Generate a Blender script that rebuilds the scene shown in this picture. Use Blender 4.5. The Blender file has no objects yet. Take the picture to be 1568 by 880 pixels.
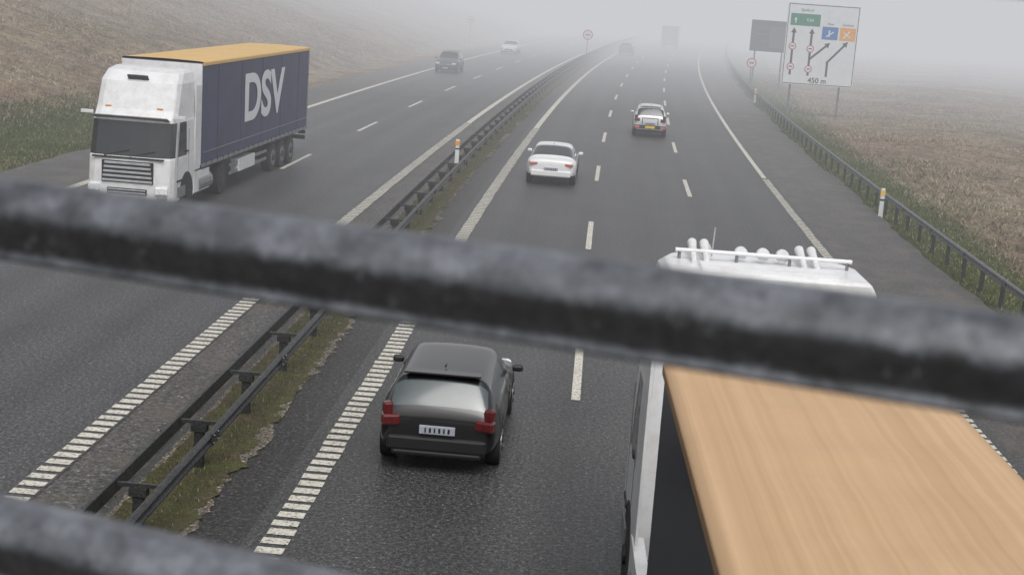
import bpy, math, random
import numpy as np
from mathutils import Vector, Matrix
random.seed(7); rng=np.random.default_rng(5)
sc=bpy.context.scene
sc.view_settings.view_transform='Standard'; sc.view_settings.look='None'; sc.view_settings.exposure=0
COL=sc.collection

def c(y):
    return (y-30)**2/4600. if y>30 else 0.0
def hd(y):
    return math.atan((y-30)/2300.) if y>30 else 0.0

# ---------------------------------------------------------------- materials
def newmat(name):
    m=bpy.data.materials.new(name); m.use_nodes=True
    nt=m.node_tree; b=nt.nodes['Principled BSDF']
    return m,nt,b
def N(nt,t,**k):
    n=nt.nodes.new(t)
    for a,v in k.items(): setattr(n,a,v)
    return n
def L(nt,a,b): nt.links.new(a,b)
def col4(c_): return (c_[0],c_[1],c_[2],1)
def noise(nt,vec,scale,detail=4,rough=.6):
    n=N(nt,'ShaderNodeTexNoise'); n.inputs['Scale'].default_value=scale
    n.inputs['Detail'].default_value=detail; n.inputs['Roughness'].default_value=rough
    if vec is not None: L(nt,vec,n.inputs['Vector'])
    return n.outputs['Fac']
def ramp(nt,fac,stops):
    r=N(nt,'ShaderNodeValToRGB'); e=r.color_ramp.elements
    while len(e)<len(stops): e.new(0.5)
    for i,(p,cc) in enumerate(stops):
        e[i].position=p; e[i].color=col4(cc) if len(cc)==3 else cc
    L(nt,fac,r.inputs['Fac']); return r.outputs['Color']
def mix(nt,fac,a,b,mode='MIX'):
    n=N(nt,'ShaderNodeMix',data_type='RGBA',blend_type=mode)
    if isinstance(fac,(int,float)): n.inputs[0].default_value=fac
    else: L(nt,fac,n.inputs[0])
    for s,v in ((6,a),(7,b)):
        if isinstance(v,(tuple,list)): n.inputs[s].default_value=col4(v)
        else: L(nt,v,n.inputs[s])
    return n.outputs[2]
def bump(nt,b,h,strength=.3,dist=.01):
    n=N(nt,'ShaderNodeBump'); n.inputs['Strength'].default_value=strength; n.inputs['Distance'].default_value=dist
    L(nt,h,n.inputs['Height']); L(nt,n.outputs['Normal'],b.inputs['Normal'])
def simple(name,color,rough=.5,metal=0,var=.12,scale=6,coat=0,dirt=None,bmp=0):
    m,nt,b=newmat(name)
    tc=N(nt,'ShaderNodeTexCoord').outputs['Object']
    f=noise(nt,tc,scale,3,.6)
    lo=tuple(x*(1-var) for x in color); hi=tuple(min(1,x*(1+var)) for x in color)
    o=ramp(nt,f,[(.3,lo),(.7,hi)])
    if dirt:
        f2=noise(nt,tc,2.5,5,.7)
        r=ramp(nt,f2,[(.45,(0,0,0)),(.75,(1,1,1))])
        o=mix(nt,r,o,dirt)
    L(nt,o,b.inputs['Base Color'])
    b.inputs['Roughness'].default_value=rough; b.inputs['Metallic'].default_value=metal
    if coat: b.inputs['Coat Weight'].default_value=coat; b.inputs['Coat Roughness'].default_value=.08
    if bmp: bump(nt,b,noise(nt,tc,60,3),bmp,.003)
    return m

def asphalt(name,lo,hi,fine=24,track=True,patch=.18,moss=False,rough=.48):
    m,nt,b=newmat(name)
    tc=N(nt,'ShaderNodeTexCoord'); ob=tc.outputs['Object']; uv=tc.outputs['UV']
    f=noise(nt,ob,fine,2,.85)
    f2=noise(nt,ob,fine*.55,1,.8)
    mid=tuple((a+b_)/2 for a,b_ in zip(lo,hi))
    o=ramp(nt,f,[(.30,tuple(x*.35 for x in lo)),(.45,lo),(.55,mid),(.64,hi),(.72,tuple(x*3.2 for x in hi))])
    o=mix(nt,.9,o,ramp(nt,f2,[(.32,(.55,.55,.55)),(.5,(.95,.95,.95)),(.68,(1.7,1.68,1.65))]),'MULTIPLY')
    mp=N(nt,'ShaderNodeMapping'); mp.inputs['Scale'].default_value=(1.1,.025,1); L(nt,uv,mp.inputs['Vector'])
    f3=noise(nt,mp.outputs['Vector'],1.0,4,.6)
    o=mix(nt,.85,o,ramp(nt,f3,[(.3,(1-patch,)*3),(.7,(1+patch,)*3)]),'MULTIPLY')
    f4=noise(nt,ob,.35,4,.65)
    o=mix(nt,.8,o,ramp(nt,f4,[(.3,(.82,.82,.83)),(.7,(1.18,1.17,1.16))]),'MULTIPLY')
    if track:
        sx=N(nt,'ShaderNodeSeparateXYZ'); L(nt,uv,sx.inputs[0])
        a=N(nt,'ShaderNodeMath',operation='MULTIPLY'); L(nt,sx.outputs[0],a.inputs[0]); a.inputs[1].default_value=2*math.pi/1.77
        s=N(nt,'ShaderNodeMath',operation='COSINE'); L(nt,a.outputs[0],s.inputs[0])
        h=N(nt,'ShaderNodeMath',operation='MULTIPLY_ADD'); L(nt,s.outputs[0],h.inputs[0]); h.inputs[1].default_value=.5; h.inputs[2].default_value=.5
        o=mix(nt,.8,o,ramp(nt,h.outputs[0],[(0,(1.1,1.1,1.1)),(1,(.9,.9,.9))]),'MULTIPLY')
    if moss:
        f5=noise(nt,ob,.9,5,.7)
        o=mix(nt,ramp(nt,f5,[(.46,(0,0,0)),(.66,(.8,.8,.8))]),o,(.11,.092,.072))
    L(nt,o,b.inputs['Base Color'])
    b.inputs['Roughness'].default_value=rough
    b.inputs['Specular IOR Level'].default_value=.5
    bump(nt,b,f,.6,.015)
    return m
M={}
M['asph']=asphalt('asphalt',(.039,.0395,.040),(.086,.087,.087))
M['asph_l']=asphalt('asphalt_worn',(.043,.044,.0455),(.091,.092,.094))
M['shoulder']=asphalt('shoulder_asphalt',(.036,.033,.031),(.085,.080,.074),18,False,.25,True)
M['shoulder_i']=asphalt('inner_shoulder_asphalt',(.022,.021,.020),(.054,.051,.048),20,False,.2)
M['conc']=asphalt('median_paving',(.060,.058,.055),(.112,.109,.105),16,False,.4,True,.6)
M['gutter']=asphalt('gutter_asphalt',(.025,.024,.022),(.055,.053,.05),16,False,.4,True,.6)
M['gravel']=asphalt('edge_gravel',(.08,.07,.055),(.22,.195,.155),22,False,.4,False,.9)
def paintmat():
    m,nt,b=newmat('road_paint'); ob=N(nt,'ShaderNodeTexCoord').outputs['Object']
    f=noise(nt,ob,18,4,.75); g=noise(nt,ob,1.5,4,.6)
    o=ramp(nt,f,[(.37,(.12,.115,.11)),(.46,(.60,.58,.51)),(.7,(.78,.76,.69))])
    o=mix(nt,.7,o,ramp(nt,g,[(.3,(.74,.72,.68)),(.7,(1,1,1))]),'MULTIPLY')
    L(nt,o,b.inputs['Base Color']); b.inputs['Roughness'].default_value=.7; return m
M['paint']=paintmat()
def groundmat():
    m,nt,b=newmat('ground_soil_grass'); ob=N(nt,'ShaderNodeTexCoord').outputs['Object']
    at=N(nt,'ShaderNodeAttribute'); at.attribute_name='green'
    f=noise(nt,ob,.10,6,.72); f2=noise(nt,ob,1.8,7,.8); f3=noise(nt,ob,.35,5,.65)
    br=ramp(nt,f2,[(.3,(.105,.078,.054)),(.46,(.215,.165,.115)),(.56,(.30,.24,.17)),(.7,(.40,.335,.245))])
    br=mix(nt,.9,br,ramp(nt,f,[(.33,(.66,.70,.52)),(.5,(1,1,1)),(.66,(1.02,.84,.74))]),'MULTIPLY')
    br=mix(nt,.9,br,ramp(nt,f3,[(.34,(.62,.58,.53)),(.5,(1,1,1)),(.66,(1.3,1.28,1.22))]),'MULTIPLY')
    gr=ramp(nt,f2,[(.3,(.035,.048,.016)),(.55,(.08,.10,.036)),(.72,(.16,.16,.075))])
    a=N(nt,'ShaderNodeMath',operation='ADD'); L(nt,at.outputs['Fac'],a.inputs[0])
    s=N(nt,'ShaderNodeMath',operation='MULTIPLY_ADD'); L(nt,noise(nt,ob,.8,5,.7),s.inputs[0]); s.inputs[1].default_value=1.2; s.inputs[2].default_value=-.6
    L(nt,s.outputs[0],a.inputs[1])
    o=mix(nt,ramp(nt,a.outputs[0],[(.35,(0,0,0)),(.65,(1,1,1))]),br,gr)
    L(nt,o,b.inputs['Base Color']); b.inputs['Roughness'].default_value=1; b.inputs['Specular IOR Level'].default_value=.1
    bump(nt,b,f2,1,.2); return m
M['ground']=groundmat()
def mossmat():
    m,nt,b=newmat('median_moss'); ob=N(nt,'ShaderNodeTexCoord').outputs['Object']
    f=noise(nt,ob,2.2,6,.75); f2=noise(nt,ob,25,3,.7)
    o=ramp(nt,f,[(.33,(.12,.095,.065)),(.45,(.07,.06,.032)),(.56,(.075,.078,.03)),(.66,(.11,.10,.042)),(.75,(.18,.14,.09))])
    o=mix(nt,.8,o,ramp(nt,f2,[(.3,(.5,.5,.5)),(.7,(1.5,1.45,1.4))]),'MULTIPLY')
    L(nt,o,b.inputs['Base Color']); b.inputs['Roughness'].default_value=1; bump(nt,b,f2,1,.04); return m
M['moss']=mossmat()
def grassmat():
    m,nt,b=newmat('grass_blades'); at=N(nt,'ShaderNodeAttribute'); at.attribute_name='Col'
    L(nt,at.outputs['Color'],b.inputs['Base Color']); b.inputs['Roughness'].default_value=.9; b.inputs['Specular IOR Level'].default_value=.15
    return m
M['grass']=grassmat()
def norm01(nt,v,a,b_):
    n=N(nt,'ShaderNodeMapRange'); L(nt,v,n.inputs['Value']); n.inputs['From Min'].default_value=a; n.inputs['From Max'].default_value=b_; return n.outputs['Result']
def galv(name,base,rough=.45,metal=.6,scale=30,toplight=None):
    m,nt,b=newmat(name); ob=N(nt,'ShaderNodeTexCoord').outputs['Object']
    f=noise(nt,ob,scale,5,.75); g=noise(nt,ob,4,4,.7)
    o=ramp(nt,f,[(.32,tuple(x*.45 for x in base)),(.5,base),(.68,tuple(x*1.9 for x in base))])
    o=mix(nt,.7,o,ramp(nt,g,[(.3,(.65,.65,.67)),(.7,(1.25,1.25,1.25))]),'MULTIPLY')
    if toplight:  # paints upward faces paler, as if lit from above, broken up by noise
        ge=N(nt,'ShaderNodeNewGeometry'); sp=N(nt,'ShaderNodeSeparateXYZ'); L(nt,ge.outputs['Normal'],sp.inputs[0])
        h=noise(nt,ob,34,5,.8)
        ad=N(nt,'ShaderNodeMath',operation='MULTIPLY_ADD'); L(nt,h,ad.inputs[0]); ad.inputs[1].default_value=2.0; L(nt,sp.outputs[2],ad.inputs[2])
        bl=mix(nt,1.0,toplight,ramp(nt,noise(nt,ob,22,5,.8),[(.34,(.5,.5,.51)),(.5,(.95,.95,.95)),(.66,(1.7,1.7,1.7))]),'MULTIPLY')
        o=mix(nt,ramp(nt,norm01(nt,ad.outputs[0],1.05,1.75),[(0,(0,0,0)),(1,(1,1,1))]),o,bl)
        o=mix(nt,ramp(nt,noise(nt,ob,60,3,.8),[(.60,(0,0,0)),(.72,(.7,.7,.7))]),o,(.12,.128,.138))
    L(nt,o,b.inputs['Base Color']); b.inputs['Metallic'].default_value=metal
    L(nt,ramp(nt,f,[(.3,(rough+.2,)*3),(.7,(rough-.05,)*3)]),b.inputs['Roughness'])
    bump(nt,b,f,.4,.002); return m
M['rail']=galv('guardrail_steel',(.18,.185,.19),.45,.5)
M['rail_m']=galv('median_guardrail_steel',(.06,.062,.062),.4,.45)
M['rail_d']=galv('guardrail_post_steel',(.04,.041,.042),.6,.4)
M['railing']=galv('weathered_galvanised_steel_toplit',(.016,.017,.019),.42,.1,70,toplight=(.13,.14,.16))  # dark mottled steel; light on the bar tops is painted into the colour
M['black']=simple('black_plastic',(.014,.014,.015),.5)
M['rubber']=simple('tyre_rubber',(.02,.02,.02),.85)
M['rim']=simple('alloy_rim',(.3,.3,.31),.35,.8)
M['glass']=simple('dark_glass',(.018,.021,.025),.07,0,.1,2,coat=.5)
M['glass2']=simple('rear_glass',(.08,.10,.105),.12,0,.1,2,coat=.5)
M['glass3']=simple('tinted_glass',(.06,.065,.07),.1,0,.1,2,coat=.5)
M['white']=simple('white_car_paint',(.79,.795,.80),.3,0,.03,3,coat=.6)
M['cabwhite']=simple('white_cab_paint',(.77,.78,.795),.35,0,.05,3,coat=.5,dirt=(.62,.61,.59))
M['silver']=simple('silver_paint',(.66,.67,.69),.3,.15,.05,3,coat=.6)
M['darkpaint']=simple('black_car_paint',(.012,.0115,.013),.28,.1,.1,3,coat=.5)
M['greypaint']=simple('dark_grey_paint',(.06,.065,.07),.35,.2,.1,3,coat=.5)
M['red']=simple('red_lens',(.10,.008,.010),.25,0,.35,9,coat=.5)
M['redp']=simple('pale_red_lens',(.52,.14,.12),.25,0,.2,9,coat=.5)
M['orangel']=simple('orange_lens',(.7,.25,.03),.3)
M['lens']=simple('clear_lens',(.75,.77,.78),.12,0,.2,12,coat=.5)
M['plate']=simple('number_plate',(.36,.39,.44),.4)
M['plate_y']=simple('yellow_plate',(.75,.5,.03),.4)
M['navy']=simple('navy_curtain',(.034,.042,.100),.5,0,.2,1.2)
M['navydk']=simple('dark_navy_panel',(.008,.012,.024),.3,0,.2,1.2)
M['grey']=simple('grey_metal',(.22,.225,.23),.5,.3,.2,8)
M['slat']=simple('grille_slat',(.5,.51,.53),.4,.3,.15,6)
M['darkmetal']=simple('chassis_metal',(.03,.03,.032),.6,.2,.3,5)
M['yellow']=simple('yellow_trim',(.75,.48,.12),.5)
M['brown']=simple('brown_trim',(.33,.19,.09),.5)
def roofmat(name,base,dirty,k=.5):
    m,nt,b=newmat(name); ob=N(nt,'ShaderNodeTexCoord').outputs['Object']
    mp=N(nt,'ShaderNodeMapping'); mp.inputs['Scale'].default_value=(9,.05,1); L(nt,ob,mp.inputs['Vector'])
    f=noise(nt,mp.outputs['Vector'],1,4,.7); g=noise(nt,ob,.7,5,.7)
    o=mix(nt,ramp(nt,f,[(.34,(0,0,0)),(.70,(k,k,k))]),base,dirty)
    o=mix(nt,ramp(nt,g,[(.42,(0,0,0)),(.8,(.3,.3,.3))]),o,tuple(x*.75 for x in dirty))
    L(nt,o,b.inputs['Base Color']); b.inputs['Roughness'].default_value=.6
    bump(nt,b,g,.3,.03); return m
M['roofy']=roofmat('yellow_tarpaulin_roof',(.70,.46,.17),(.60,.38,.13))
M['rooft']=roofmat('tan_tarpaulin_roof',(.60,.405,.235),(.46,.29,.155),.8)
M['concrete']=simple('bridge_concrete',(.3,.29,.28),.85,0,.2,3,bmp=.3)
M['signwhite']=simple('sign_white',(.70,.73,.76),.5,0,.04,2)
M['signgrey']=simple('sign_back_grey',(.10,.11,.125),.5)
M['signblue']=simple('sign_blue',(.02,.14,.45),.5)
M['signdblue']=simple('sign_dark_blue',(.05,.065,.09),.5)
M['signgreen']=simple('sign_green',(.01,.20,.12),.5)
M['signorange']=simple('sign_orange',(.75,.33,.03),.5)
M['signred']=simple('sign_red',(.50,.03,.03),.5)
M['signblack']=simple('sign_black',(.02,.02,.022),.5)

# ---------------------------------------------------------------- mesh helpers
class B:
    def __init__(s): s.v=[];s.f=[];s.m=[];s.mats=[];s.uv=None
    def mi(s,k):
        if k not in s.mats: s.mats.append(k)
        return s.mats.index(k)
    def quad(s,p,k):
        n=len(s.v); s.v+=[tuple(q) for q in p]; s.f.append(tuple(range(n,n+len(p)))); s.m.append(s.mi(k))
    def box(s,cn,sz,k,rot=None,taper=1):
        n=len(s.v); hx,hy,hz=[a/2 for a in sz]
        for z,t in ((-hz,1),(hz,taper)):
            for x,y in ((-hx,-hy),(hx,-hy),(hx,hy),(-hx,hy)):
                q=Vector((x*t,y*t,z))
                if rot: q=rot@q
                s.v.append((q.x+cn[0],q.y+cn[1],q.z+cn[2]))
        for f in ((0,3,2,1),(4,5,6,7),(0,1,5,4),(1,2,6,5),(2,3,7,6),(3,0,4,7)):
            s.f.append(tuple(n+i for i in f)); s.m.append(s.mi(k))
    def cyl(s,a,b,r,k,seg=20,r2=None,caps=True):
        a=Vector(a);b=Vector(b);d=(b-a).normalized(); r2=r if r2 is None else r2
        u=d.orthogonal().normalized(); w=d.cross(u); n=len(s.v)
        for p,rr in ((a,r),(b,r2)):
            for i in range(seg):
                t=2*math.pi*i/seg; q=p+u*math.cos(t)*rr+w*math.sin(t)*rr; s.v.append(tuple(q))
        for i in range(seg):
            j=(i+1)%seg; s.f.append((n+i,n+j,n+seg+j,n+seg+i)); s.m.append(s.mi(k))
        if caps:
            s.f.append(tuple(n+i for i in reversed(range(seg)))); s.m.append(s.mi(k))
            s.f.append(tuple(n+seg+i for i in range(seg))); s.m.append(s.mi(k))
    def grid(s,rows,kf,closed=False):
        n=len(s.v); R_=len(rows); C_=len(rows[0])
        for r in rows: s.v+=[tuple(p) for p in r]
        for i in range(R_-1):
            for j in range(C_ if closed else C_-1):
                j2=(j+1)%C_
                s.f.append((n+i*C_+j,n+i*C_+j2,n+(i+1)*C_+j2,n+(i+1)*C_+j)); s.m.append(s.mi(kf(i,j)))
    def obj(s,name,parent=None,smooth=False,bevel=0,sub=0,uv=None):
        me=bpy.data.meshes.new(name); me.from_pydata(s.v,[],s.f)
        for k in s.mats: me.materials.append(M[k])
        me.polygons.foreach_set('material_index',s.m)
        if smooth: me.polygons.foreach_set('use_smooth',[True]*len(s.f))
        if uv is not None:
            l=me.uv_layers.new(name='UVMap')
            for lp in me.loops: l.data[lp.index].uv=uv[lp.vertex_index]
        me.update()
        o=bpy.data.objects.new(name,me); COL.objects.link(o)
        if parent: o.parent=parent
        if bevel:
            b=o.modifiers.new('bevel','BEVEL'); b.width=bevel; b.segments=2; b.limit_method='ANGLE'; b.angle_limit=.6
        if sub:
            b=o.modifiers.new('sub','SUBSURF'); b.levels=sub; b.render_levels=sub
        return o
def fixnormals(o):
    import bmesh
    bm=bmesh.new(); bm.from_mesh(o.data); bmesh.ops.recalc_face_normals(bm,faces=bm.faces[:]); bm.to_mesh(o.data); bm.free()
def empty(name,loc,ang=0):
    e=bpy.data.objects.new(name,None); COL.objects.link(e); e.location=loc; e.rotation_euler=(0,0,-ang); return e

# ---------------------------------------------------------------- roads
def strip(name,u0,u1,z,k,jag0=0,jag1=0,y0=-60,y1=700,step=4,nu=1,seed=1):
    b=B(); uv=[]; rr=random.Random(seed); rows=[]
    n=int((y1-y0)/step)+1; w0=w1=0
    for i in range(n):
        y=y0+i*step; w0=.8*w0+rr.uniform(-1,1)*jag0*.5; w1=.8*w1+rr.uniform(-1,1)*jag1*.5
        a=u0+w0+rr.uniform(-1,1)*jag0*.25; e=u1+w1+rr.uniform(-1,1)*jag1*.25
        row=[]
        for j in range(nu+1):
            u=a+(e-a)*j/nu; row.append((u+c(y),y,z)); uv.append((u,y))
        rows.append(row)
    b.grid(rows,lambda i,j:k)
    return b.obj(name,uv=uv)
strip('carriageway',-4.0,7.3,0,'asph')
strip('carriageway',-16.6,-7.0,0,'asph_l')
strip('paved_shoulder',7.3,10.25,-.004,'shoulder',0,.16,step=.6,seed=3)
strip('paved_shoulder',-19.4,-16.6,-.004,'shoulder',.18,0,step=.6,seed=4)
strip('paved_shoulder',-6.0,-4.0,-.004,'shoulder_i',step=4)
strip('median_paving',-7.0,-6.25,-.008,'conc',0,.03,step=.5)
strip('median_paving',-6.35,-5.6,-.012,'gutter',step=4)
strip('median_gravel_edge',-5.9,-4.69,0.004,'gravel',.03,.17,y0=10,y1=300,step=.12,seed=12)
strip('median_strip',-5.82,-4.76,.012,'moss',.06,.17,y0=10,y1=300,step=.1,seed=9)
mk=B()
def mquad(u0,u1,y0,y1,z=.006,n=1):
    for i in range(n):
        a=y0+(y1-y0)*i/n; e=y0+(y1-y0)*(i+1)/n
        mk.quad([(u0+c(a),a,z),(u1+c(a),a,z),(u1+c(e),e,z),(u0+c(e),e,z)],'paint')
def comb(u0,u1,yend):
    y=-10.
    while y<yend:
        j=random.uniform(-.012,.012)
        mquad(u0+j,u1+j,y,y+.2+j); y+=.31
    mquad(u0+ .02,u1-.05,yend+.35,600,n=130)
comb(-3.78,-3.43,75)
comb(-7.38,-7.03,75)
comb(6.85,7.12,60)
for i in range(40):
    yb=24.3-15.45*2+15.45*i
    mquad(-.07,.09,yb,yb+5.1,n=2)
    yb=37.2-15.45*2+15.45*i
    mquad(3.43,3.59,yb,yb+5.1,n=2)
    yb=36.2-15.45+15.45*i
    mquad(-11.6,-11.44,yb,yb+5.1,n=2)
mquad(-16.45,-16.15,-10,600,n=140)
mk.obj('road_markings')

# ---------------------------------------------------------------- ground
def hterr(u,y):
    if -19.5<u<10.3: z=-.06
    elif u<=-19.5:
        d=-19.5-u
        z=-.06-.25*math.sin(min(d,5)/5*math.pi) + (0 if d<4 else 0.27*(d-4) if d<40 else 9.7+.03*(d-40))
    else:
        d=u-10.3
        z=-.06-.35*min(d/3,1)+(0 if d<8 else .012*(d-8))
    if abs(u+4.5)>16.5:
        z+=.25*math.sin(u*.31+y*.13)*math.sin(y*.21-u*.07)*min(1,(abs(u+4.5)-16)/8)
    return z
us=[-600,-400,-250,-160,-110,-85]+[-70+1.5*i for i in range(34)]+[-19.45,-15,-8,-5,0,6,10.25]+[10.8+.8*i for i in range(14)]+[23+2.5*i for i in range(18)]+[75,95,130,200,350,600]
us=sorted(us)
gy=[-200,-150,-100,-60,-30]+[-10+3*i for i in range(90)]+[265,290,330,380,450,550,700,1000,1500]
rows=[];green=[]
for y in gy:
    r=[]
    for u in us:
        cc=c(min(y,700)); r.append((u+cc,y,hterr(u,y)))
        if u>10: g=1.1-(u-12.6-.02*max(0,y-60))/1.6
        else: g=1.15-((-u)-24.0)/3.5
        if u<-19 and y>62: g-= (y-62)/12
        if -6<u<-4: g=1
        green.append(max(0,min(1.1,g)))
    rows.append(r)
b=B(); b.grid(rows,lambda i,j:'ground'); g=b.obj('ground',smooth=True)
at=g.data.attributes.new('green','FLOAT','POINT'); at.data.foreach_set('value',green)

_t=rng.random((256,256))
def vn(x,y):
    xi=np.floor(x).astype(int); yi=np.floor(y).astype(int); fx=x-xi; fy=y-yi
    fx=fx*fx*(3-2*fx); fy=fy*fy*(3-2*fy)
    g=lambda a,b_: _t[a%256,b_%256]
    return (g(xi,yi)*(1-fx)+g(xi+1,yi)*fx)*(1-fy)+(g(xi,yi+1)*(1-fx)+g(xi+1,yi+1)*fx)*fy
def patch(U_,Y_,s=1.):
    return .5*vn(U_*.25*s,Y_*.2*s)+.3*vn(U_*.7*s+9,Y_*.5*s+3)+.2*vn(U_*1.9*s,Y_*1.4*s)
def blades(name,n,ufun,yfun,hfun,wfun,colfun,lean=.6,zoff=0,hz=None):
    V=np.zeros((n,3,3)); C=np.zeros((n,4))
    Y_=yfun(n); U_=ufun(n,Y_)
    h=hfun(n,U_,Y_); w=wfun(n); ang=rng.uniform(0,math.pi,n); la=rng.uniform(0,2*math.pi,n); ll=rng.uniform(.2*lean,lean,n)*h
    cc=np.where(Y_>30,(Y_-30)**2/4600,0)
    Z=np.array([(hz or hterr)(u,y) for u,y in zip(U_,Y_)])+zoff
    X_=U_+cc
    dx=np.cos(ang)*w/2; dy=np.sin(ang)*w/2
    V[:,0]=np.stack([X_-dx,Y_-dy,Z-.02],1); V[:,1]=np.stack([X_+dx,Y_+dy,Z-.02],1)
    V[:,2]=np.stack([X_+np.cos(la)*ll,Y_+np.sin(la)*ll,Z+h],1)
    C[:,:3]=colfun(n,U_,Y_); C[:,3]=1
    me=bpy.data.meshes.new(name)
    me.vertices.add(3*n); me.vertices.foreach_set('co',V.reshape(-1))
    me.loops.add(3*n); me.loops.foreach_set('vertex_index',np.arange(3*n,dtype=np.int32))
    me.polygons.add(n); me.polygons.foreach_set('loop_start',np.arange(0,3*n,3,dtype=np.int32))
    try: me.polygons.foreach_set('loop_total',np.full(n,3,dtype=np.int32))
    except Exception: pass
    me.update(calc_edges=True)
    a=me.attributes.new('Col','FLOAT_COLOR','POINT'); a.data.foreach_set('color',np.repeat(C,3,axis=0).reshape(-1))
    me.materials.append(M['grass'])
    o=bpy.data.objects.new(name,me); COL.objects.link(o); return o
def desat(cl,k=.25):
    g=cl.mean(axis=1,keepdims=True); return cl*(1-k)+g*k
def browncol(n,U_,Y_):
    t=rng.random((n,1)); p=patch(U_,Y_,.5)[:,None]; q=patch(U_+77,Y_+31,.35)[:,None]
    a=np.array([.225,.17,.118]); b_=np.array([.47,.39,.285])
    cl=a+(b_-a)*np.clip(t*.45+(p-.5)*1.6+.25,0,1.1)
    red=np.array([.235,.155,.11]); k=(rng.random((n,1))<np.clip((q-.42)*3.5,.05,.8)); cl=np.where(k,red*(.7+.6*t),cl)
    gr=np.array([.16,.16,.08]); k=(rng.random((n,1))<np.clip((.52-q)*3,.05,.6)); return desat(np.where(k,gr*(.7+.7*t),cl),.08)
def greencol(n,U_,Y_):
    t=rng.random((n,1)); p=patch(U_,Y_,1.2)[:,None]; a=np.array([.05,.07,.02]); b_=np.array([.14,.17,.058])
    cl=a+(b_-a)*t; dry=np.array([.32,.27,.17]); k=rng.random((n,1))<np.clip((p-.36)*1.2,.05,.5)
    return np.where(k,dry*(.5+.7*t),cl)
def ydist(a,b_,p=1.6): return lambda n: a+(b_-a)*rng.random(n)**p
def tuft_u(lo,hi,p=1.3,slope=0.0):
    def f(n,Y_):
        return lo+slope*np.maximum(0,Y_-60)+(hi-lo)*rng.random(n)**p+rng.normal(0,.12,n)
    return f
hb=lambda n,U_,Y_: (.05+.20*rng.random(n)**2)*(.2+1.4*patch(U_,Y_,1.9))
blades('dry_grass',85000,tuft_u(13.1,50,1.4),ydist(34,160),hb,lambda n: rng.uniform(.03,.09,n),browncol,1.8)
blades('dry_grass',80000,tuft_u(-58,-24.5,.7),ydist(44,150),hb,lambda n: rng.uniform(.03,.10,n),browncol,1.8)
blades('green_grass',45000,tuft_u(10.40,13.6,1.0),ydist(30,130),lambda n,U_,Y_:.03+.10*rng.random(n),lambda n: rng.uniform(.015,.045,n),greencol,1.2)
blades('green_grass',32000,tuft_u(-26,-19.6,1.0),ydist(42,75,1),lambda n,U_,Y_:.04+.12*rng.random(n),lambda n: rng.uniform(.02,.06,n),greencol,1.2)
blades('median_grass',20000,tuft_u(-5.75,-4.92,1.0),ydist(14,90,1.5),lambda n,U_,Y_:.02+.05*rng.random(n)**2,lambda n: rng.uniform(.01,.025,n),
       lambda n,U_,Y_: desat(greencol(n,U_,Y_),.12)*(.35+1.1*patch(U_,Y_,4)[:,None]),1.0,hz=lambda u,y:.012)

# ---------------------------------------------------------------- guardrails
def wprofile(s):
    return [(0,.55),(.03*s,.555),(.06*s,.575),(.06*s,.60),(.02*s,.625),(.02*s,.665),(.06*s,.69),(.06*s,.715),(.03*s,.745),(0,.75),(-.02*s,.745),(-.02*s,.555)]
def guard(name,rails,ps,y0,y1,cross=False,k='rail'):
    b=B()
    for u,sgn in rails:
        pr=wprofile(sgn); rows=[]; y=y0
        while y<=y1:
            rows.append([(u+o_+c(y),y,z) for o_,z in pr]); y+=2
        b.grid(rows,lambda i,j:k,closed=True)
        y=y0+2.1
        while y<y1:
            b.box((u+sgn*.045+c(y),y,.65),(.05,.34,.17),k)
            for z in(.59,.70):
                for q in(-.1,.1): b.cyl((u+sgn*.065+c(y),y+q,z),(u+sgn*.085+c(y),y+q,z),.013,'rim',6)
            y+=4.3
            if y>70: break
    y=y0+.4
    while y<y1:
        if cross:
            um=sum(r[0] for r in rails)/2+c(y)
            b.box((um,y,.33),(.13,.10,.66),'rail_d')
            b.box((um,y,.68),(abs(rails[0][0]-rails[1][0])-.05,.05,.05),k)
            b.box((um,y,.60),(.22,.14,.10),'rail_d')
        else:
            u,sgn=rails[0]
            b.box((u-sgn*.10+c(y),y,.30),(.10,.06,.78),'rail_d'); b.box((u-sgn*.045+c(y),y,.64),(.07,.10,.14),'rail_d')
        y+=ps
    o=b.obj(name); fixnormals(o); return o
guard('guardrail',[(-5.58,-1),(-4.98,1)],2.7,8,330,True,'rail_m')
guard('guardrail',[(10.50,-1)],2.0,8,330)

def refpost(name,x,y,z0,z1,k):
    e=empty(name,(x,y,z0)); b=B(); h=z1-z0
    b.box((0,0,h*.5),(.16,.06,h),'signwhite',taper=.85); b.obj('post_body',e,bevel=.008)
    b=B(); b.box((0,0,h*.84),(.165,.066,h*.18),k); b.obj('reflector_band',e)
    b=B(); b.box((0,0,h*.62),(.158,.064,h*.06),'signblack'); b.obj('black_band',e)
refpost('reflector_post',-5.28+c(53.5),53.5,.45,1.38,'signorange')
refpost('reflector_post',10.34,51.4,-.1,1.0,'yellow')
refpost('reflector_post',10.35+c(110),110,-.1,1.0,'yellow')

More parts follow.
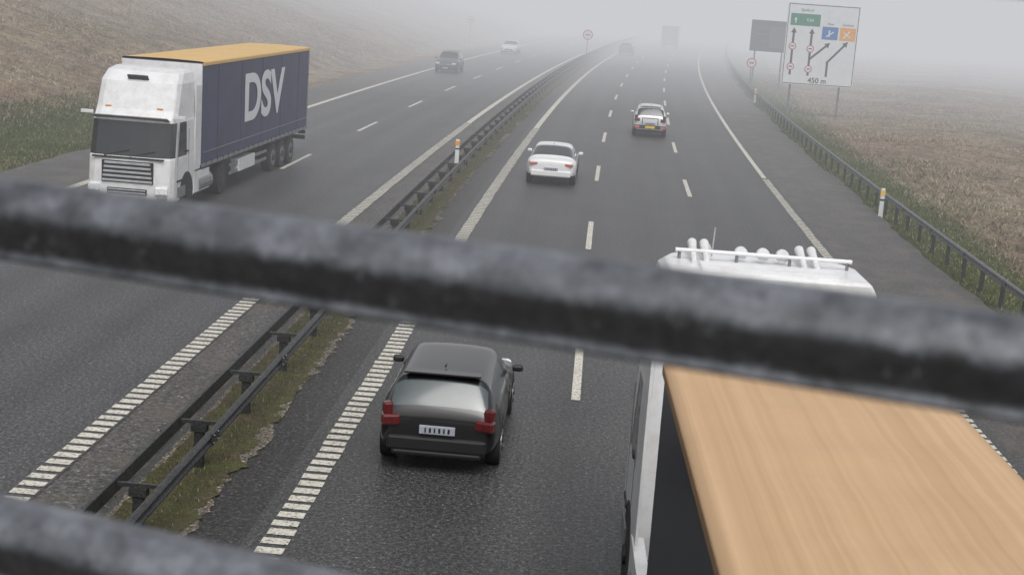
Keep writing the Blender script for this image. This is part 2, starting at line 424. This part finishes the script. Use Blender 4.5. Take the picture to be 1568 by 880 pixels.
# ---------------------------------------------------------------- cars
def wheel(b,x,y,r,w,side):
    b.cyl((x-w/2,y,r),(x+w/2,y,r),r,'rubber',28)
    xo=x+side*w/2
    b.cyl((xo-side*.02,y,r),(xo+side*.012,y,r),r*.66,'rim',20)
    for k in range(5):
        a=k*2*math.pi/5
        b.box((xo+side*.016,y+math.cos(a)*r*.33,r+math.sin(a)*r*.33),(.012,.05,.05),'black')
def car(name,loc,ang,paint,kind='hatch',L_=4.3,W_=1.8,H_=1.46,glass='glass',plate='plate',lens='red',bumper='black'):
    e=empty(name,loc,ang); hl=L_/2; w=W_/2
    s=H_/1.46
    wr=.32 if kind!='suv' else .35; fa=hl-.86; ra=-hl+.80; ah=wr*2+.06
    bl=.92*s
    if kind=='sedan':
        rear=[(-hl,.40,.74,.84,w*.80,w*.70,'b'),(-hl+.06,.30,.88,.98,w*.90,w*.78,'b'),(-hl+.30,.28,.93*s,1.01*s,w*.96,w*.80,'b'),
              (ra-.40,.28,bl,1.03*s,w,w*.80,'rw'),]
    else:
        rear=[(-hl,.42,.68,.76,w*.84,w*.72,'b'),(-hl+.05,.30,.90*s,.98*s,w*.93,w*.80,'rw'),(-hl+.42,.28,bl+.02,H_-.05,w*.98,w*.70,'b')]
    st=list(rear)
    st+= [(ra-.36,.30,bl,None,w,None,'s'),(ra-.24,ah*.82,bl,None,w,None,'s'),(ra,ah+.02,bl,None,w,None,'s'),(ra+.24,ah*.82,bl,None,w,None,'s'),(ra+.36,.25,bl,None,w,None,'s'),
          (-.12,.23,bl,None,w,None,'p'),(-.02,.23,bl,None,w,None,'s'),(.55,.23,bl,None,w,None,'s'),
          (fa-.36,.25,bl-.01,None,w,None,'s'),(fa-.24,ah*.82,bl-.02,None,w,None,'s'),(fa,ah+.02,bl-.05,None,w,None,'s'),(fa+.24,ah*.82,bl-.10,None,w*.98,None,'s'),(fa+.36,.26,bl-.14,None,w*.96,None,'s'),
          (hl-.10,.24,.66*s,None,w*.86,None,'s'),(hl,.34,.56,None,w*.74,None,'s')]
    def topz(y):
        pts=[(-hl+.42 if kind!='sedan' else ra+.42, H_-.05),(-.2,H_),(.25,H_-.03),(fa-.45,bl+.06),(fa,bl+.03),(hl-.12,.74*s),(hl,.62)]
        if kind=='sedan': pts=[(ra-.40,1.03*s)]+pts
        if y<=pts[0][0]: return pts[0][1]
        for (a,za),(b_,zb_) in zip(pts,pts[1:]):
            if y<=b_: return za+(zb_-za)*(y-a)/(b_-a)
        return pts[-1][1]
    brk=[.25,fa-.45]+([ra+.42] if kind=='sedan' else [])
    for q in brk:
        if all(abs(q-t[0])>.05 for t in st):
            st.append((q,.25 if abs(q-fa)>.3 and abs(q-ra)>.3 else ah*.6,bl,None,w,None,'s'))
    st.sort(key=lambda t:t[0])
    rows=[];full=[]
    for (y,z0,zb_,zt,ww,wt,ty) in st:
        if zt is None: zt=topz(y)
        if zt<zb_+.04: zt=zb_+.04
        if wt is None:
            k=min(1,max(0,(zt-zb_-.05)/.4)); wt=ww*(.84*(1-k)+.72*k)
        gh=zt-zb_
        half=[(0,z0),(ww*.8,z0),(ww*.97,z0+.07),(ww,z0+(zb_-z0)*.55),(ww*.965,zb_),(wt+.02,zt-min(.07,gh*.4)),(wt*.8,zt-.005),(0,zt+.015)]
        row=[(x,y,z) for x,z in half]+[(-x,y,z) for x,z in half[-2:0:-1]]
        rows.append(row); full.append((y,gh,zt,ty))
    nC=len(rows[0])
    def kf(i,j):
        jj=j if j<7 else nC-1-j
        a,b_=full[i],full[i+1]
        dz=(b_[2]-a[2])/max(.01,b_[0]-a[0])
        if jj in (5,6) and abs(dz)>.30 and max(a[1],b_[1])>.25 and abs(b_[2]-a[2])>.02: return glass
        if jj==4 and min(a[1],b_[1])>.16 and a[3] not in('p','rw','b') and max(a[1],b_[1])>.25: return glass
        if jj<=1: return 'black'
        return paint
    b=B(); b.grid(rows,kf,closed=True)
    b.f.append(tuple(reversed(range(nC)))); b.m.append(b.mi(paint))
    o=(len(rows)-1)*nC; b.f.append(tuple(range(o,o+nC))); b.m.append(b.mi(paint))
    o=b.obj('body',e,smooth=True,sub=2); fixnormals(o)
    b=B()
    for sx in (-1,1):
        wheel(b,sx*(w-.12),ra,wr,.21,sx); wheel(b,sx*(w-.12),fa,wr,.21,sx)
    b.obj('wheels',e)
    b=B()
    b.box((0,0,.30),(W_*.8,L_*.72,.18),'black'); b.obj('underbody',e)
    b=B(); zl=.80*s if kind!='sedan' else .80
    for sx in (-1,1):
        if kind=='sedan':
            b.box((sx*w*.70,-hl+.04,zl),(w*.34,.14,.10),lens,rot=Matrix.Rotation(-sx*.30,3,'Z'))
        else:
            b.box((sx*w*.76,-hl+.03,zl),(w*.30,.16,.16),lens,rot=Matrix.Rotation(-sx*.30,3,'Z'))
            b.box((sx*w*.82,-hl+.09,zl+.15),(w*.16,.14,.18),lens,rot=Matrix.Rotation(-sx*.35,3,'Z'))
    b.obj('tail_lights',e,bevel=.03)
    b=B(); b.box((0,-hl+.03,.46),(W_*.80,.14,.22),bumper); b.box((0,-hl+.03,.32),(W_*.72,.12,.10),'black'); b.obj('rear_bumper',e,bevel=.04)
    b=B(); b.box((0,-hl-.01,.68 if kind!='sedan' else .62),(.52,.05,.12),plate); b.obj('number_plate',e,bevel=.005)
    b=B()
    for k in range(6): b.box((-.17+.068*k,-hl-.037,.68 if kind!='sedan' else .62),(.03 if k%2 else .022,.004,.07),'black')
    b.obj('plate_characters',e)
    b=B()
    for sx in (-1,1):
        b.box((sx*w*.70,hl-.09,.66*s),(w*.34,.16,.14),'lens',rot=Matrix.Rotation(sx*.35,3,'Z'))
    b.obj('headlights',e,bevel=.03)
    b=B(); b.box((0,hl-.02,.52),(w*.95,.06,.16),'black'); b.box((0,hl-.03,.36),(w*1.3,.06,.10),'black'); b.box((0,hl+.015,.42),(.5,.02,.11),'plate'); b.obj('grille',e,bevel=.01)
    b=B()
    for sx in (-1,1):
        b.box((sx*(w+.07),fa-.62,bl+.05),(.18,.10,.12),paint)
    b.obj('mirrors',e,bevel=.04)
    b=B()
    if kind!='sedan':
        b.box((0,-hl+.42,H_-.015),(W_*.62,.22,.03),paint); b.box((.05,-hl+.19,1.06*s),(.45,.015,.015),'black',rot=Matrix.Rotation(-.3,3,'Y'))
    b.box((0,-hl+.75 if kind!='sedan' else ra+.6,H_+.015),(.025,.12,.03),'black')
    b.obj('roof_details',e,bevel=.006)
    b=B()
    for sx in (-1,1):
        for y in (-.06,fa-.50): b.box((sx*(w-.004),y,.62),(.012,.012,.5),'black')
        b.box((sx*(w-.002),-.25,.82),(.02,.14,.025),'black'); b.box((sx*(w-.002),.75,.82),(.02,.14,.025),'black')
    b.obj('door_lines',e)
    if kind=='suv':
        b=B()
        for sx in (-1,1): b.cyl((sx*w*.66,-hl+.7,H_+.03),(sx*w*.66,.5,H_+.03),.018,'rim',8)
        b.obj('roof_rails',e)
    return e
car('hatchback_car',(-1.95,21.9,0),0,'darkpaint','hatch',4.3,1.82,1.44,glass='glass2')
car('sedan_car',(-1.55,55.0,0),hd(55),'white','sedan',4.6,1.86,1.42,glass='glass3',lens='redp',bumper='white')
suv=car('suv_car',(2.78,77.2,0),hd(77),'silver','suv',4.2,1.78,1.60,bumper='silver')
b=B()
b.box((0,-2.45,.52),(1.5,.42,.08),'black'); b.box((0,-2.66,.56),(1.62,.06,.18),'darkmetal')
b.box((-.66,-2.70,.56),(.24,.03,.13),'redp'); b.box((.66,-2.70,.56),(.24,.03,.13),'redp'); b.box((0,-2.70,.56),(.5,.03,.12),'plate_y')
b.box((0,-2.18,.45),(.08,.5,.07),'darkmetal')
for sx in(-1,1): b.cyl((sx*.4,-2.4,.5),(sx*.4,-2.35,1.0),.02,'black',8)
b.cyl((-.42,-2.35,.98),(.42,-2.35,.98),.02,'black',8)
b.obj('rear_cargo_carrier',suv)
car('suv_car',(-12.7,120.4,0),math.pi+hd(120),'greypaint','suv',4.6,1.9,1.72)
car('hatchback_car',(-10.45,164.5,0),math.pi+hd(164),'white','hatch',4.4,1.85,1.5)
car('hatchback_car',(3.0,187,0),hd(187),'darkpaint','hatch',4.4,1.85,1.5)

# ---------------------------------------------------------------- semi trucks
def truck(name,loc,ang,side,roof,ht,cabtop,lettering=False,horns=False,gap=0.0,flat=False):
    e=empty(name,loc,ang); G=gap
    if flat: tp=[(2.95,-.40,1.20),(cabtop-.38,-.50,1.19),(cabtop-.12,-.70,1.15),(cabtop,-1.0,1.08)]
    else: tp=[(2.95,-.42,1.20),(cabtop-.38,-.72,1.18),(cabtop-.10,-1.05,1.12),(cabtop,-1.45,1.02)]
    lv=[(.30,-.06,1.18),(.40,0,1.24),(.95,.02,1.25),(1.30,0,1.25),(1.58,-.03,1.25),(1.64,-.05,1.245),(2.62,-.24,1.22),(2.70,-.26,1.21)]+tp
    rows=[]
    for z,yf,hw in lv:
        half=[(0,yf),(hw*.45,yf-.01),(hw*.80-.02,yf-.045),(hw-.07,yf-.16),(hw,yf-.36),(hw,yf-.60 if z<3 else yf-.5),(hw,min(-1.45,yf-.55)),(hw,-2.25)]
        row=[(x,y,z) for x,y in half]+[(-x,y,z) for x,y in half[::-1][:-1]]
        rows.append(row)
    nC=len(rows[0])
    def kf(i,j):
        jj=j if j<7 else 14-j
        jj=max(0,min(7,jj))
        if i==5 and jj<=3: return 'glass'
        if i==5 and jj==5: return 'glass'
        return 'cabwhite'
    b=B(); b.grid(rows,kf,closed=True)
    b.f.append(tuple(range(nC))[::-1]); b.m.append(b.mi('black')); o=(len(rows)-1)*nC
    b.f.append(tuple(range(o,o+nC))); b.m.append(b.mi('cabwhite'))
    o=b.obj('cab_body',e,bevel=.035); fixnormals(o)
    b=B()
    b.box((0,.0,1.20),(1.5,.05,.62),'black')
    for k in range(5): b.box((0,.035,.95+.125*k),(1.45-.03*k,.05,.06),'slat')
    b.box((0,.03,.66),(1.15,.05,.16),'black')
    for k in range(2): b.box((0,.06,.62+.08*k),(1.1,.04,.03),'slat')
    b.box((0,.03,.46),(.52,.02,.11),'plate')
    b.obj('grille',e,bevel=.008)
    b=B()
    for sx in(-1,1):
        R_=Matrix.Rotation(-sx*.30,3,'Z')
        b.box((sx*.98,-.03,.72),(.36,.14,.22),'lens',rot=R_); b.box((sx*1.0,-.04,.50),(.28,.12,.09),'grey',rot=R_)
    b.obj('headlights',e,bevel=.03)
    b=B(); b.box((0,-.20,2.72),(2.2,.30,.03),'grey',rot=Matrix.Rotation(.35,3,'X')); b.box((0,-.02,1.60),(2.1,.05,.05),'black')
    for x0 in(-.6,.15): b.box((x0+.2,-.06,1.73),(.75,.03,.025),'black',rot=Matrix.Rotation(.25,3,'Y'))
    if not flat: b.box((0,-.80,cabtop-.30),(.60,.30,.05),'black',rot=Matrix.Rotation(.75,3,'X'))
    for sx in(-1,1): b.box((sx*.75,-.50,2.99),(.18,.10,.05),'orangel')
    b.obj('sun_visor_and_wipers',e,bevel=.008)
    b=B()
    for sx in(-1,1):
        b.box((sx*1.36,-.42,2.80),(.34,.10,.09),'cabwhite')
        b.box((sx*1.24,-2.45,2.35),(.03,.5,2.5 if cabtop>3.5 else 2.2),'cabwhite')
        b.box((sx*1.225,-.95,.62),(.10,.7,.30),'grey'); b.box((sx*1.23,-.80,.95),(.08,.5,.06),'black')
        b.box((sx*1.19,-2.9,.72),(.14,1.5,.62),'cabwhite')
        for y in(-.62,-1.62): b.box((sx*1.25,y,1.55),(.012,.02,1.7),'grey')
        b.box((sx*1.262,-1.45,1.75),(.03,.22,.05),'black')
    b.obj('camera_mirrors_and_fairings',e,bevel=.02)
    b=B()
    for sx in(-1,1):
        for y in(-1.45,-5.1,-11.4-G,-12.7-G,-14.0-G):
            if y==-1.45 or y<-6:
                b.cyl((sx*.92,y,.5),(sx*1.24,y,.5),.5,'rubber',28); b.cyl((sx*1.2,y,.5),(sx*1.255,y,.5),.29,'rim',20); b.cyl((sx*1.2,y,.5),(sx*1.29,y,.5),.12,'darkmetal',12)
            else:
                b.cyl((sx*.65,y,.5),(sx*1.24,y,.5),.5,'rubber',28); b.cyl((sx*1.2,y,.5),(sx*1.25,y,.5),.27,'darkmetal',20)
        b.cyl((sx*1.0,-1.45,.55),(sx*1.256,-1.45,.55),.60,'black',32)
        for y in(-11.4,-12.7,-14.0): b.box((sx*1.1,y-G,1.05),(.3,1.1,.04),'black')
    b.obj('wheels',e)
    b=B()
    for sx in(-1,1): b.box((sx*.42,-8.2-G/2,.93),(.12,15.5+G,.28),'darkmetal')
    b.box((0,-1.5,.75),(1.5,2.3,.5),'darkmetal'); b.box((0,-12.7-G,.55),(1.9,3.6,.2),'darkmetal'); b.box((0,-4.9,.75),(1.9,1.6,.35),'darkmetal')
    b.cyl((-1.0,-3.9,.62),(-1.0,-2.6,.62),.32,'grey',16); b.cyl((1.0,-3.9,.62),(1.0,-2.6,.62),.32,'grey',16)
    b.obj('chassis',e)
    yf,yr=-2.85-G,-16.45-G; zfl=1.12
    b=B(); b.box((0,(yf+yr)/2,(zfl+ht)/2),(2.5,yf-yr,ht-zfl-.06),side)
    b.obj('trailer_box',e,bevel=.02)
    b=B()
    rows=[]
    for i in range(49):
        y=yf+.02+(yr-yf-.04)*i/48; q=.012*math.sin(i*math.pi/2.0)
        rows.append([(-1.27,y,ht-.05),(-1.27,y,ht),(-1.15,y,ht+.02+q*.3),(-.5,y,ht+.035+q),(0,y,ht+.04+q),(.5,y,ht+.035+q),(1.15,y,ht+.02+q*.3),(1.27,y,ht),(1.27,y,ht-.05)])
    b.grid(rows,lambda i,j:roof); o=b.obj('trailer_roof',e,smooth=True)
    b=B()
    for sx in(-1,1):
        b.box((sx*1.262,(yf+yr)/2,ht-.06),(.03,yf-yr+.04,.09),roof if lettering else 'brown'); b.box((sx*1.258,(yf+yr)/2,zfl+.03),(.035,yf-yr+.02,.10),'grey' if lettering else 'darkmetal')
        if lettering:
            for k in range(5):
                y=yf-1.6-k*2.6; b.box((sx*1.256,y,(zfl+ht)/2-.02),(.010,.03,ht-zfl-.25),side)
            b.box((sx*1.2565,(yf+yr)/2,zfl+.42),(.008,yf-yr-.3,.035),'grey')
        for k in range(22): b.box((sx*1.27,yf-.4-k*.6,zfl+.04),(.02,.04,.18),'darkmetal')
        b.box((sx*1.2,-8.3-G,.55),(.04,4.6,.10),'grey'); b.box((sx*1.2,-8.3-G,.82),(.04,4.6,.10),'grey')
        b.box((sx*1.12,-7.9-G,.72),(.3,1.9,.42),'cabwhite')
        b.box((sx*1.24,yr+.05,(zfl+ht)/2),(.06,.12,ht-zfl),'grey')
    b.box((0,yf+.03,(zfl+ht)/2),(2.46,.06,ht-zfl-.1),'cabwhite')
    b.box((0,yr-.02,(zfl+ht)/2),(2.4,.04,ht-zfl-.15),'cabwhite'); b.box((0,yr-.02,.75),(2.4,.08,.16),'darkmetal')
    for x in(-1.05,1.05): b.box((x,yr-.07,.95),(.3,.05,.14),'red')
    b.obj('trailer_trim',e,bevel=.006)
    if horns:
        b=B()
        for x in(-.80,-.66,.44,.58): b.cyl((x,-1.75,cabtop+.015),(x+.02,-1.1,cabtop+.13),.03,'cabwhite',14,r2=.055)
        b.cyl((-1.0,-1.5,cabtop+.10),(1.0,-1.5,cabtop+.10),.025,'cabwhite',10)
        for x in(-.95,-.3,.3,.95): b.cyl((x,-1.5,cabtop-.03),(x,-1.5,cabtop+.10),.02,'rim',8)
        for x in(-.25,.0,.22): b.cyl((x,-1.48,cabtop+.10),(x,-1.40,cabtop+.10),.075,'cabwhite',16)
        b.cyl((-.55,-1.2,cabtop-.03),(-.55,-1.3,cabtop+.35),.010,'slat',6)
        b.box((0,-1.95,cabtop+.015),(1.5,.4,.05),'cabwhite')
        b.obj('air_horns_and_light_bar',e,bevel=.004)
    if lettering:
        for sx in (-1,1):
            cu=bpy.data.curves.new('txt','FONT'); cu.body='DSV'; cu.size=2.15; cu.offset=.06; cu.align_x='CENTER'; cu.align_y='CENTER'; cu.extrude=.004
            to=bpy.data.objects.new('tmp',cu); COL.objects.link(to); bpy.context.view_layer.update()
            me=bpy.data.meshes.new_from_object(to); bpy.data.objects.remove(to)
            me.materials.clear(); me.materials.append(M['signwhite'])
            o=bpy.data.objects.new('side_lettering',me); COL.objects.link(o); o.parent=e
            o.rotation_euler=(math.pi/2,0,math.pi/2*sx); o.location=(sx*1.272,-9.9,2.80); o.scale=(1.35,1,1)
    return e
truck('semi_truck',(-13.15,39.6,0),math.pi+.028,'navy','roofy',4.25,4.08,lettering=True)
truck('semi_truck',(1.95,17.6,0),-.03,'navydk','rooft',3.60,4.12,horns=True,gap=1.5,flat=True)

e=empty('box_truck',(10.0,222,0),hd(222))
b=B(); b.box((0,2,1.95),(2.5,7,2.9),'darkpaint'); b.box((0,-1.52,1.95),(2.3,.04,2.6),'greypaint'); b.obj('cargo_box',e,bevel=.05)
b=B(); b.box((0,6.8,1.6),(2.3,1.9,2.1),'greypaint',taper=.9); b.obj('cab',e,bevel=.1)
b=B()
for sx in(-1,1):
    for y in(0,6.6): b.cyl((sx*.8,y,.45),(sx*1.15,y,.45),.45,'rubber',20)
b.box((0,3,.6),(1.2,8,.25),'darkmetal'); b.box((-1,-1.56,.62),(.3,.05,.15),'red'); b.box((1,-1.56,.62),(.3,.05,.15),'red')
b.obj('chassis',e)

# ---------------------------------------------------------------- signs
def text(s,size,loc,parent,k,off=0.0):
    cu=bpy.data.curves.new('t','FONT'); cu.body=s; cu.size=size; cu.align_x='CENTER'; cu.align_y='CENTER'; cu.offset=off
    to=bpy.data.objects.new('tmp',cu); COL.objects.link(to); bpy.context.view_layer.update()
    me=bpy.data.meshes.new_from_object(to); bpy.data.objects.remove(to); me.materials.clear(); me.materials.append(M[k])
    o=bpy.data.objects.new('lettering',me); COL.objects.link(o); o.parent=parent; o.rotation_euler=(math.pi/2,0,0); o.location=loc; return o
SW,SH,S0=5.1,5.75,2.05
e=empty('direction_sign',(15.4,104.5,-.25),-.02)
b=B()
b.box((0,0,S0+SH/2),(SW,.06,SH),'signwhite'); b.obj('panel',e,bevel=.02)
def P(u,v): return ((u-.5)*SW,S0+SH*(1-v))
g=B(); yy=-.040
def sr(u0,v0,u1,v1,k,dy=0):
    x0,z1=P(u0,v0);x1,z0=P(u1,v1); g.quad([(x0,yy-dy,z0),(x1,yy-dy,z0),(x1,yy-dy,z1),(x0,yy-dy,z1)],k)
for (a,b_,c_,d) in ((.012,.012,.988,.02),(.012,.98,.988,.988),(.012,.02,.02,.98),(.98,.02,.988,.98)): sr(a,b_,c_,d,'signblack')
sr(.05,.13,.46,.275,'signgreen'); sr(.50,.27,.72,.425,'signblue'); sr(.745,.27,.965,.425,'signorange')
def line(p,q,wd,k,dy=0):
    a=Vector((*P(*p),0)); c2=Vector((*P(*q),0)); d=(c2-a).normalized(); n=Vector((-d.y,d.x,0))*wd/2
    pts=[a+n,a-n,c2-n,c2+n]; g.quad([(t.x,yy-dy,t.y) for t in pts],k)
def head(p,q,wd,k,dy=0):
    a=Vector((*P(*p),0)); c2=Vector((*P(*q),0)); d=(c2-a).normalized(); n=Vector((-d.y,d.x,0))*wd/2
    g.quad([(t.x,yy-dy,t.y) for t in (c2+n,c2-n,c2+d*wd*.9)],k)
def disc(u,v,r,k,dy):
    x,z=P(u,v); g.quad([(x+r*math.cos(t*math.pi/10),yy-dy,z+r*math.sin(t*math.pi/10)) for t in range(20)],k)
line((.11,.88),(.11,.36),.15,'signblack'); head((.11,.88),(.11,.365),.40,'signblack',.0005)
line((.36,.88),(.36,.36),.15,'signblack',.001); head((.36,.88),(.36,.365),.40,'signblack',.0015)
line((.36,.68),(.58,.50),.14,'signblack',.002); head((.36,.68),(.575,.505),.40,'signblack',.0025)
line((.615,.88),(.615,.70),.15,'signblack'); line((.60,.715),(.83,.48),.14,'signblack',.001); head((.60,.715),(.825,.485),.40,'signblack',.0015)
for u,v in ((.11,.53),(.11,.78),(.36,.55),(.36,.80)):
    disc(u,v,.26,'signred',.004); disc(u,v,.20,'signwhite',.007); x,z=P(u,v); g.quad([(x-.12,yy-.009,z-.04),(x+.12,yy-.009,z-.04),(x+.12,yy-.009,z+.04),(x-.12,yy-.009,z+.04)],'signblack')
line((.12,.245),(.12,.20),.08,'signwhite',.003); head((.12,.25),(.12,.21),.22,'signwhite',.0035)
line((.60,.39),(.60,.31),.10,'signwhite',.003); line((.56,.39),(.66,.33),.08,'signwhite',.004)
line((.80,.40),(.88,.31),.10,'signwhite',.003); line((.80,.33),(.90,.39),.07,'signwhite',.004)
g.obj('sign_graphics',e)
text('450 m',.52,(0,-.046,P(0,.938)[1]),e,'signblack',.008)
text('Kbh',.32,(P(.32,0)[0],-.048,P(0,.205)[1]),e,'signwhite')
text('Sjaelland',.26,(P(.27,0)[0],-.046,P(0,.085)[1]),e,'signgreen')
text('Havn',.22,(P(.61,0)[0],-.046,P(0,.235)[1]),e,'signblack'); text('Centrum',.22,(P(.85,0)[0],-.046,P(0,.235)[1]),e,'signblack')
b=B()
for x in(-1.85,1.65):
    b.cyl((x,.12,-.6),(x,.12,S0+SH-.3),.075,'rail',12)
for z in(S0+.6,S0+3,S0+5.2): b.box((0,.06,z),(4.7,.06,.09),'rail')
b.obj('sign_posts',e)

e=empty('information_sign',(14.75,131,-.4),.06)
b=B(); b.box((0,0,4.98),(3.4,.08,2.75),'signdblue'); b.obj('panel',e,bevel=.02)
b=B(); b.box((.75,-.06,4.9),(1.6,.02,1.9),'signgrey')
for k in range(3): b.box((-.85+.1*k,-.055,5.7-.6*k),(.9,.01,.10),'signgrey')
b.obj('sign_graphics',e)
b=B()
for x in(-1.2,1.2): b.cyl((x,.1,-.5),(x,.1,6.2),.07,'rail',10)
b.obj('sign_posts',e)
def roundsign(name,x,y,z,r,ang=0):
    e=empty(name,(x,y,-.1),ang)
    b=B(); b.cyl((0,.06,-.2),(0,.06,z+r*.8),.04,'rail',10); b.obj('post',e)
    b=B(); b.cyl((0,.02,z),(0,-.01,z),r,'signred',32); b.cyl((0,-.005,z),(0,-.018,z),r*.78,'signwhite',32)
    b.box((0,-.024,z),(r*.9,.006,r*.25),'signblack'); b.obj('disc',e)
roundsign('speed_limit_sign',12.75,125,2.45,.42,.06)
roundsign('speed_limit_sign',-5.28+c(157),157,3.0,.55,.05)
roundsign('speed_limit_sign',-17.6,190,3.0,.45)

# ---------------------------------------------------------------- bridge railing / deck
dx,dy=.954,-.300
ex=empty('bridge_railing',(-.046,.90,0)); ex.rotation_euler=(0,0,math.atan2(dy,dx))
PROF=[(.004,.5),(-.10,.48),(-.26,.34),(-.40,.20),(-.46,.10),(-.46,.0),(-.42,-.14),(-.38,-.30),(-.37,-.40),(-.42,-.43),(-.42,-.48),(-.34,-.5),(0,-.5),(.38,-.48),(.46,-.3),(.48,0),(.46,.3),(.36,.46)]
def bar(z,hh,ww,name):
    b=B(); rows=[]
    for i in range(121):
        x=-12+24*i/120; rows.append([(x,a*ww,z+d*hh) for a,d in PROF])
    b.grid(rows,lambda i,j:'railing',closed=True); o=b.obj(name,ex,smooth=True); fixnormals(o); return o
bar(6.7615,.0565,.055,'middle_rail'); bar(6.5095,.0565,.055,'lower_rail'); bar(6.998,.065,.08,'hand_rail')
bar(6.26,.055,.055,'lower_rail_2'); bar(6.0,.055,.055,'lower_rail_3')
b=B()
for k in range(-6,7):
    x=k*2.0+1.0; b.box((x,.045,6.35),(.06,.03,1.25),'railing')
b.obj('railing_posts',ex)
b=B(); rot=Matrix.Rotation(math.atan2(dy,dx),3,'Z')
def dk(cx_,cy_,cz,sz):
    p=rot@Vector((cx_,cy_,0)); b.box((p.x-.046,p.y+.9,cz),sz,'concrete',rot=rot)
dk(0,-4.6,5.45,(90,9.6,.6)); dk(0,.02,5.62,(90,.36,.42)); dk(0,-9.2,5.62,(90,.36,.42)); dk(0,-4.6,4.75,(90,6.5,.8))
b.obj('bridge_deck',bevel=.02)
b=B()
for yy_ in(-2.5,-6.5): b.cyl((-5.3,yy_,-.1),(-5.3,yy_,4.4),.35,'concrete',24)
b.obj('bridge_pier')

# ---------------------------------------------------------------- fog
def fog(y0,y1,dens,col,top,x0=-700,x1=750):
    m=bpy.data.materials.new('fog'); m.use_nodes=True; nt=m.node_tree
    for n in list(nt.nodes): nt.nodes.remove(n)
    out=N(nt,'ShaderNodeOutputMaterial'); ab=N(nt,'ShaderNodeVolumeAbsorption'); em=N(nt,'ShaderNodeEmission'); ad=N(nt,'ShaderNodeAddShader')
    ab.inputs['Color'].default_value=(0,0,0,1); ab.inputs['Density'].default_value=dens
    em.inputs['Color'].default_value=col4(col); em.inputs['Strength'].default_value=dens
    L(nt,ab.outputs[0],ad.inputs[0]); L(nt,em.outputs[0],ad.inputs[1]); L(nt,ad.outputs[0],out.inputs['Volume'])
    M['fogtmp']=m
    b=B(); b.box(((x0+x1)/2,(y0+y1)/2,top/2-10),(x1-x0,y1-y0,top+20),'fogtmp'); o=b.obj('fog'); return o
FC=(.60,.605,.63)
fog(20,90,.0033,FC,55)
fog(90.02,150,.0105,FC,55)
fog(150.02,240,.0190,FC,55)
fog(240.02,1400,.045,FC,55)

# ---------------------------------------------------------------- light / world / camera
w=bpy.data.worlds.new('World'); sc.world=w; w.use_nodes=True; nt=w.node_tree
bg=nt.nodes['Background']; sky=N(nt,'ShaderNodeTexSky'); sky.sky_type='NISHITA'; sky.sun_disc=False
SAZ,SEL=165,55
sky.sun_elevation=math.radians(SEL); sky.sun_rotation=math.radians(SAZ); sky.dust_density=5; sky.air_density=1
hs=N(nt,'ShaderNodeHueSaturation'); hs.inputs['Saturation'].default_value=.18
L(nt,sky.outputs[0],hs.inputs['Color']); L(nt,hs.outputs[0],bg.inputs['Color']); bg.inputs['Strength'].default_value=.13
sl=bpy.data.lights.new('sun','SUN'); sl.energy=1.0; sl.angle=math.radians(35); sl.color=(1,.97,.93)
so=bpy.data.objects.new('sun',sl); COL.objects.link(so)
az=math.radians(SAZ); el=math.radians(SEL)
d=Vector((math.sin(az)*math.cos(el),math.cos(az)*math.cos(el),math.sin(el)))
so.rotation_euler=d.to_track_quat('Z','Y').to_euler()
cam=bpy.data.cameras.new('camera'); co=bpy.data.objects.new('camera',cam); COL.objects.link(co)
Rm=Matrix(((.99553,-.08,.05019),(.0652,.19785,-.97806),(.06832,.97696,.20218)))
co.matrix_world=Matrix.Translation((0,0,6.95))@Rm.to_4x4()
cam.sensor_width=36; cam.lens=50.28; cam.clip_end=4000; cam.clip_start=.05
cam.dof.use_dof=True; cam.dof.focus_distance=50; cam.dof.aperture_fstop=8
sc.camera=co
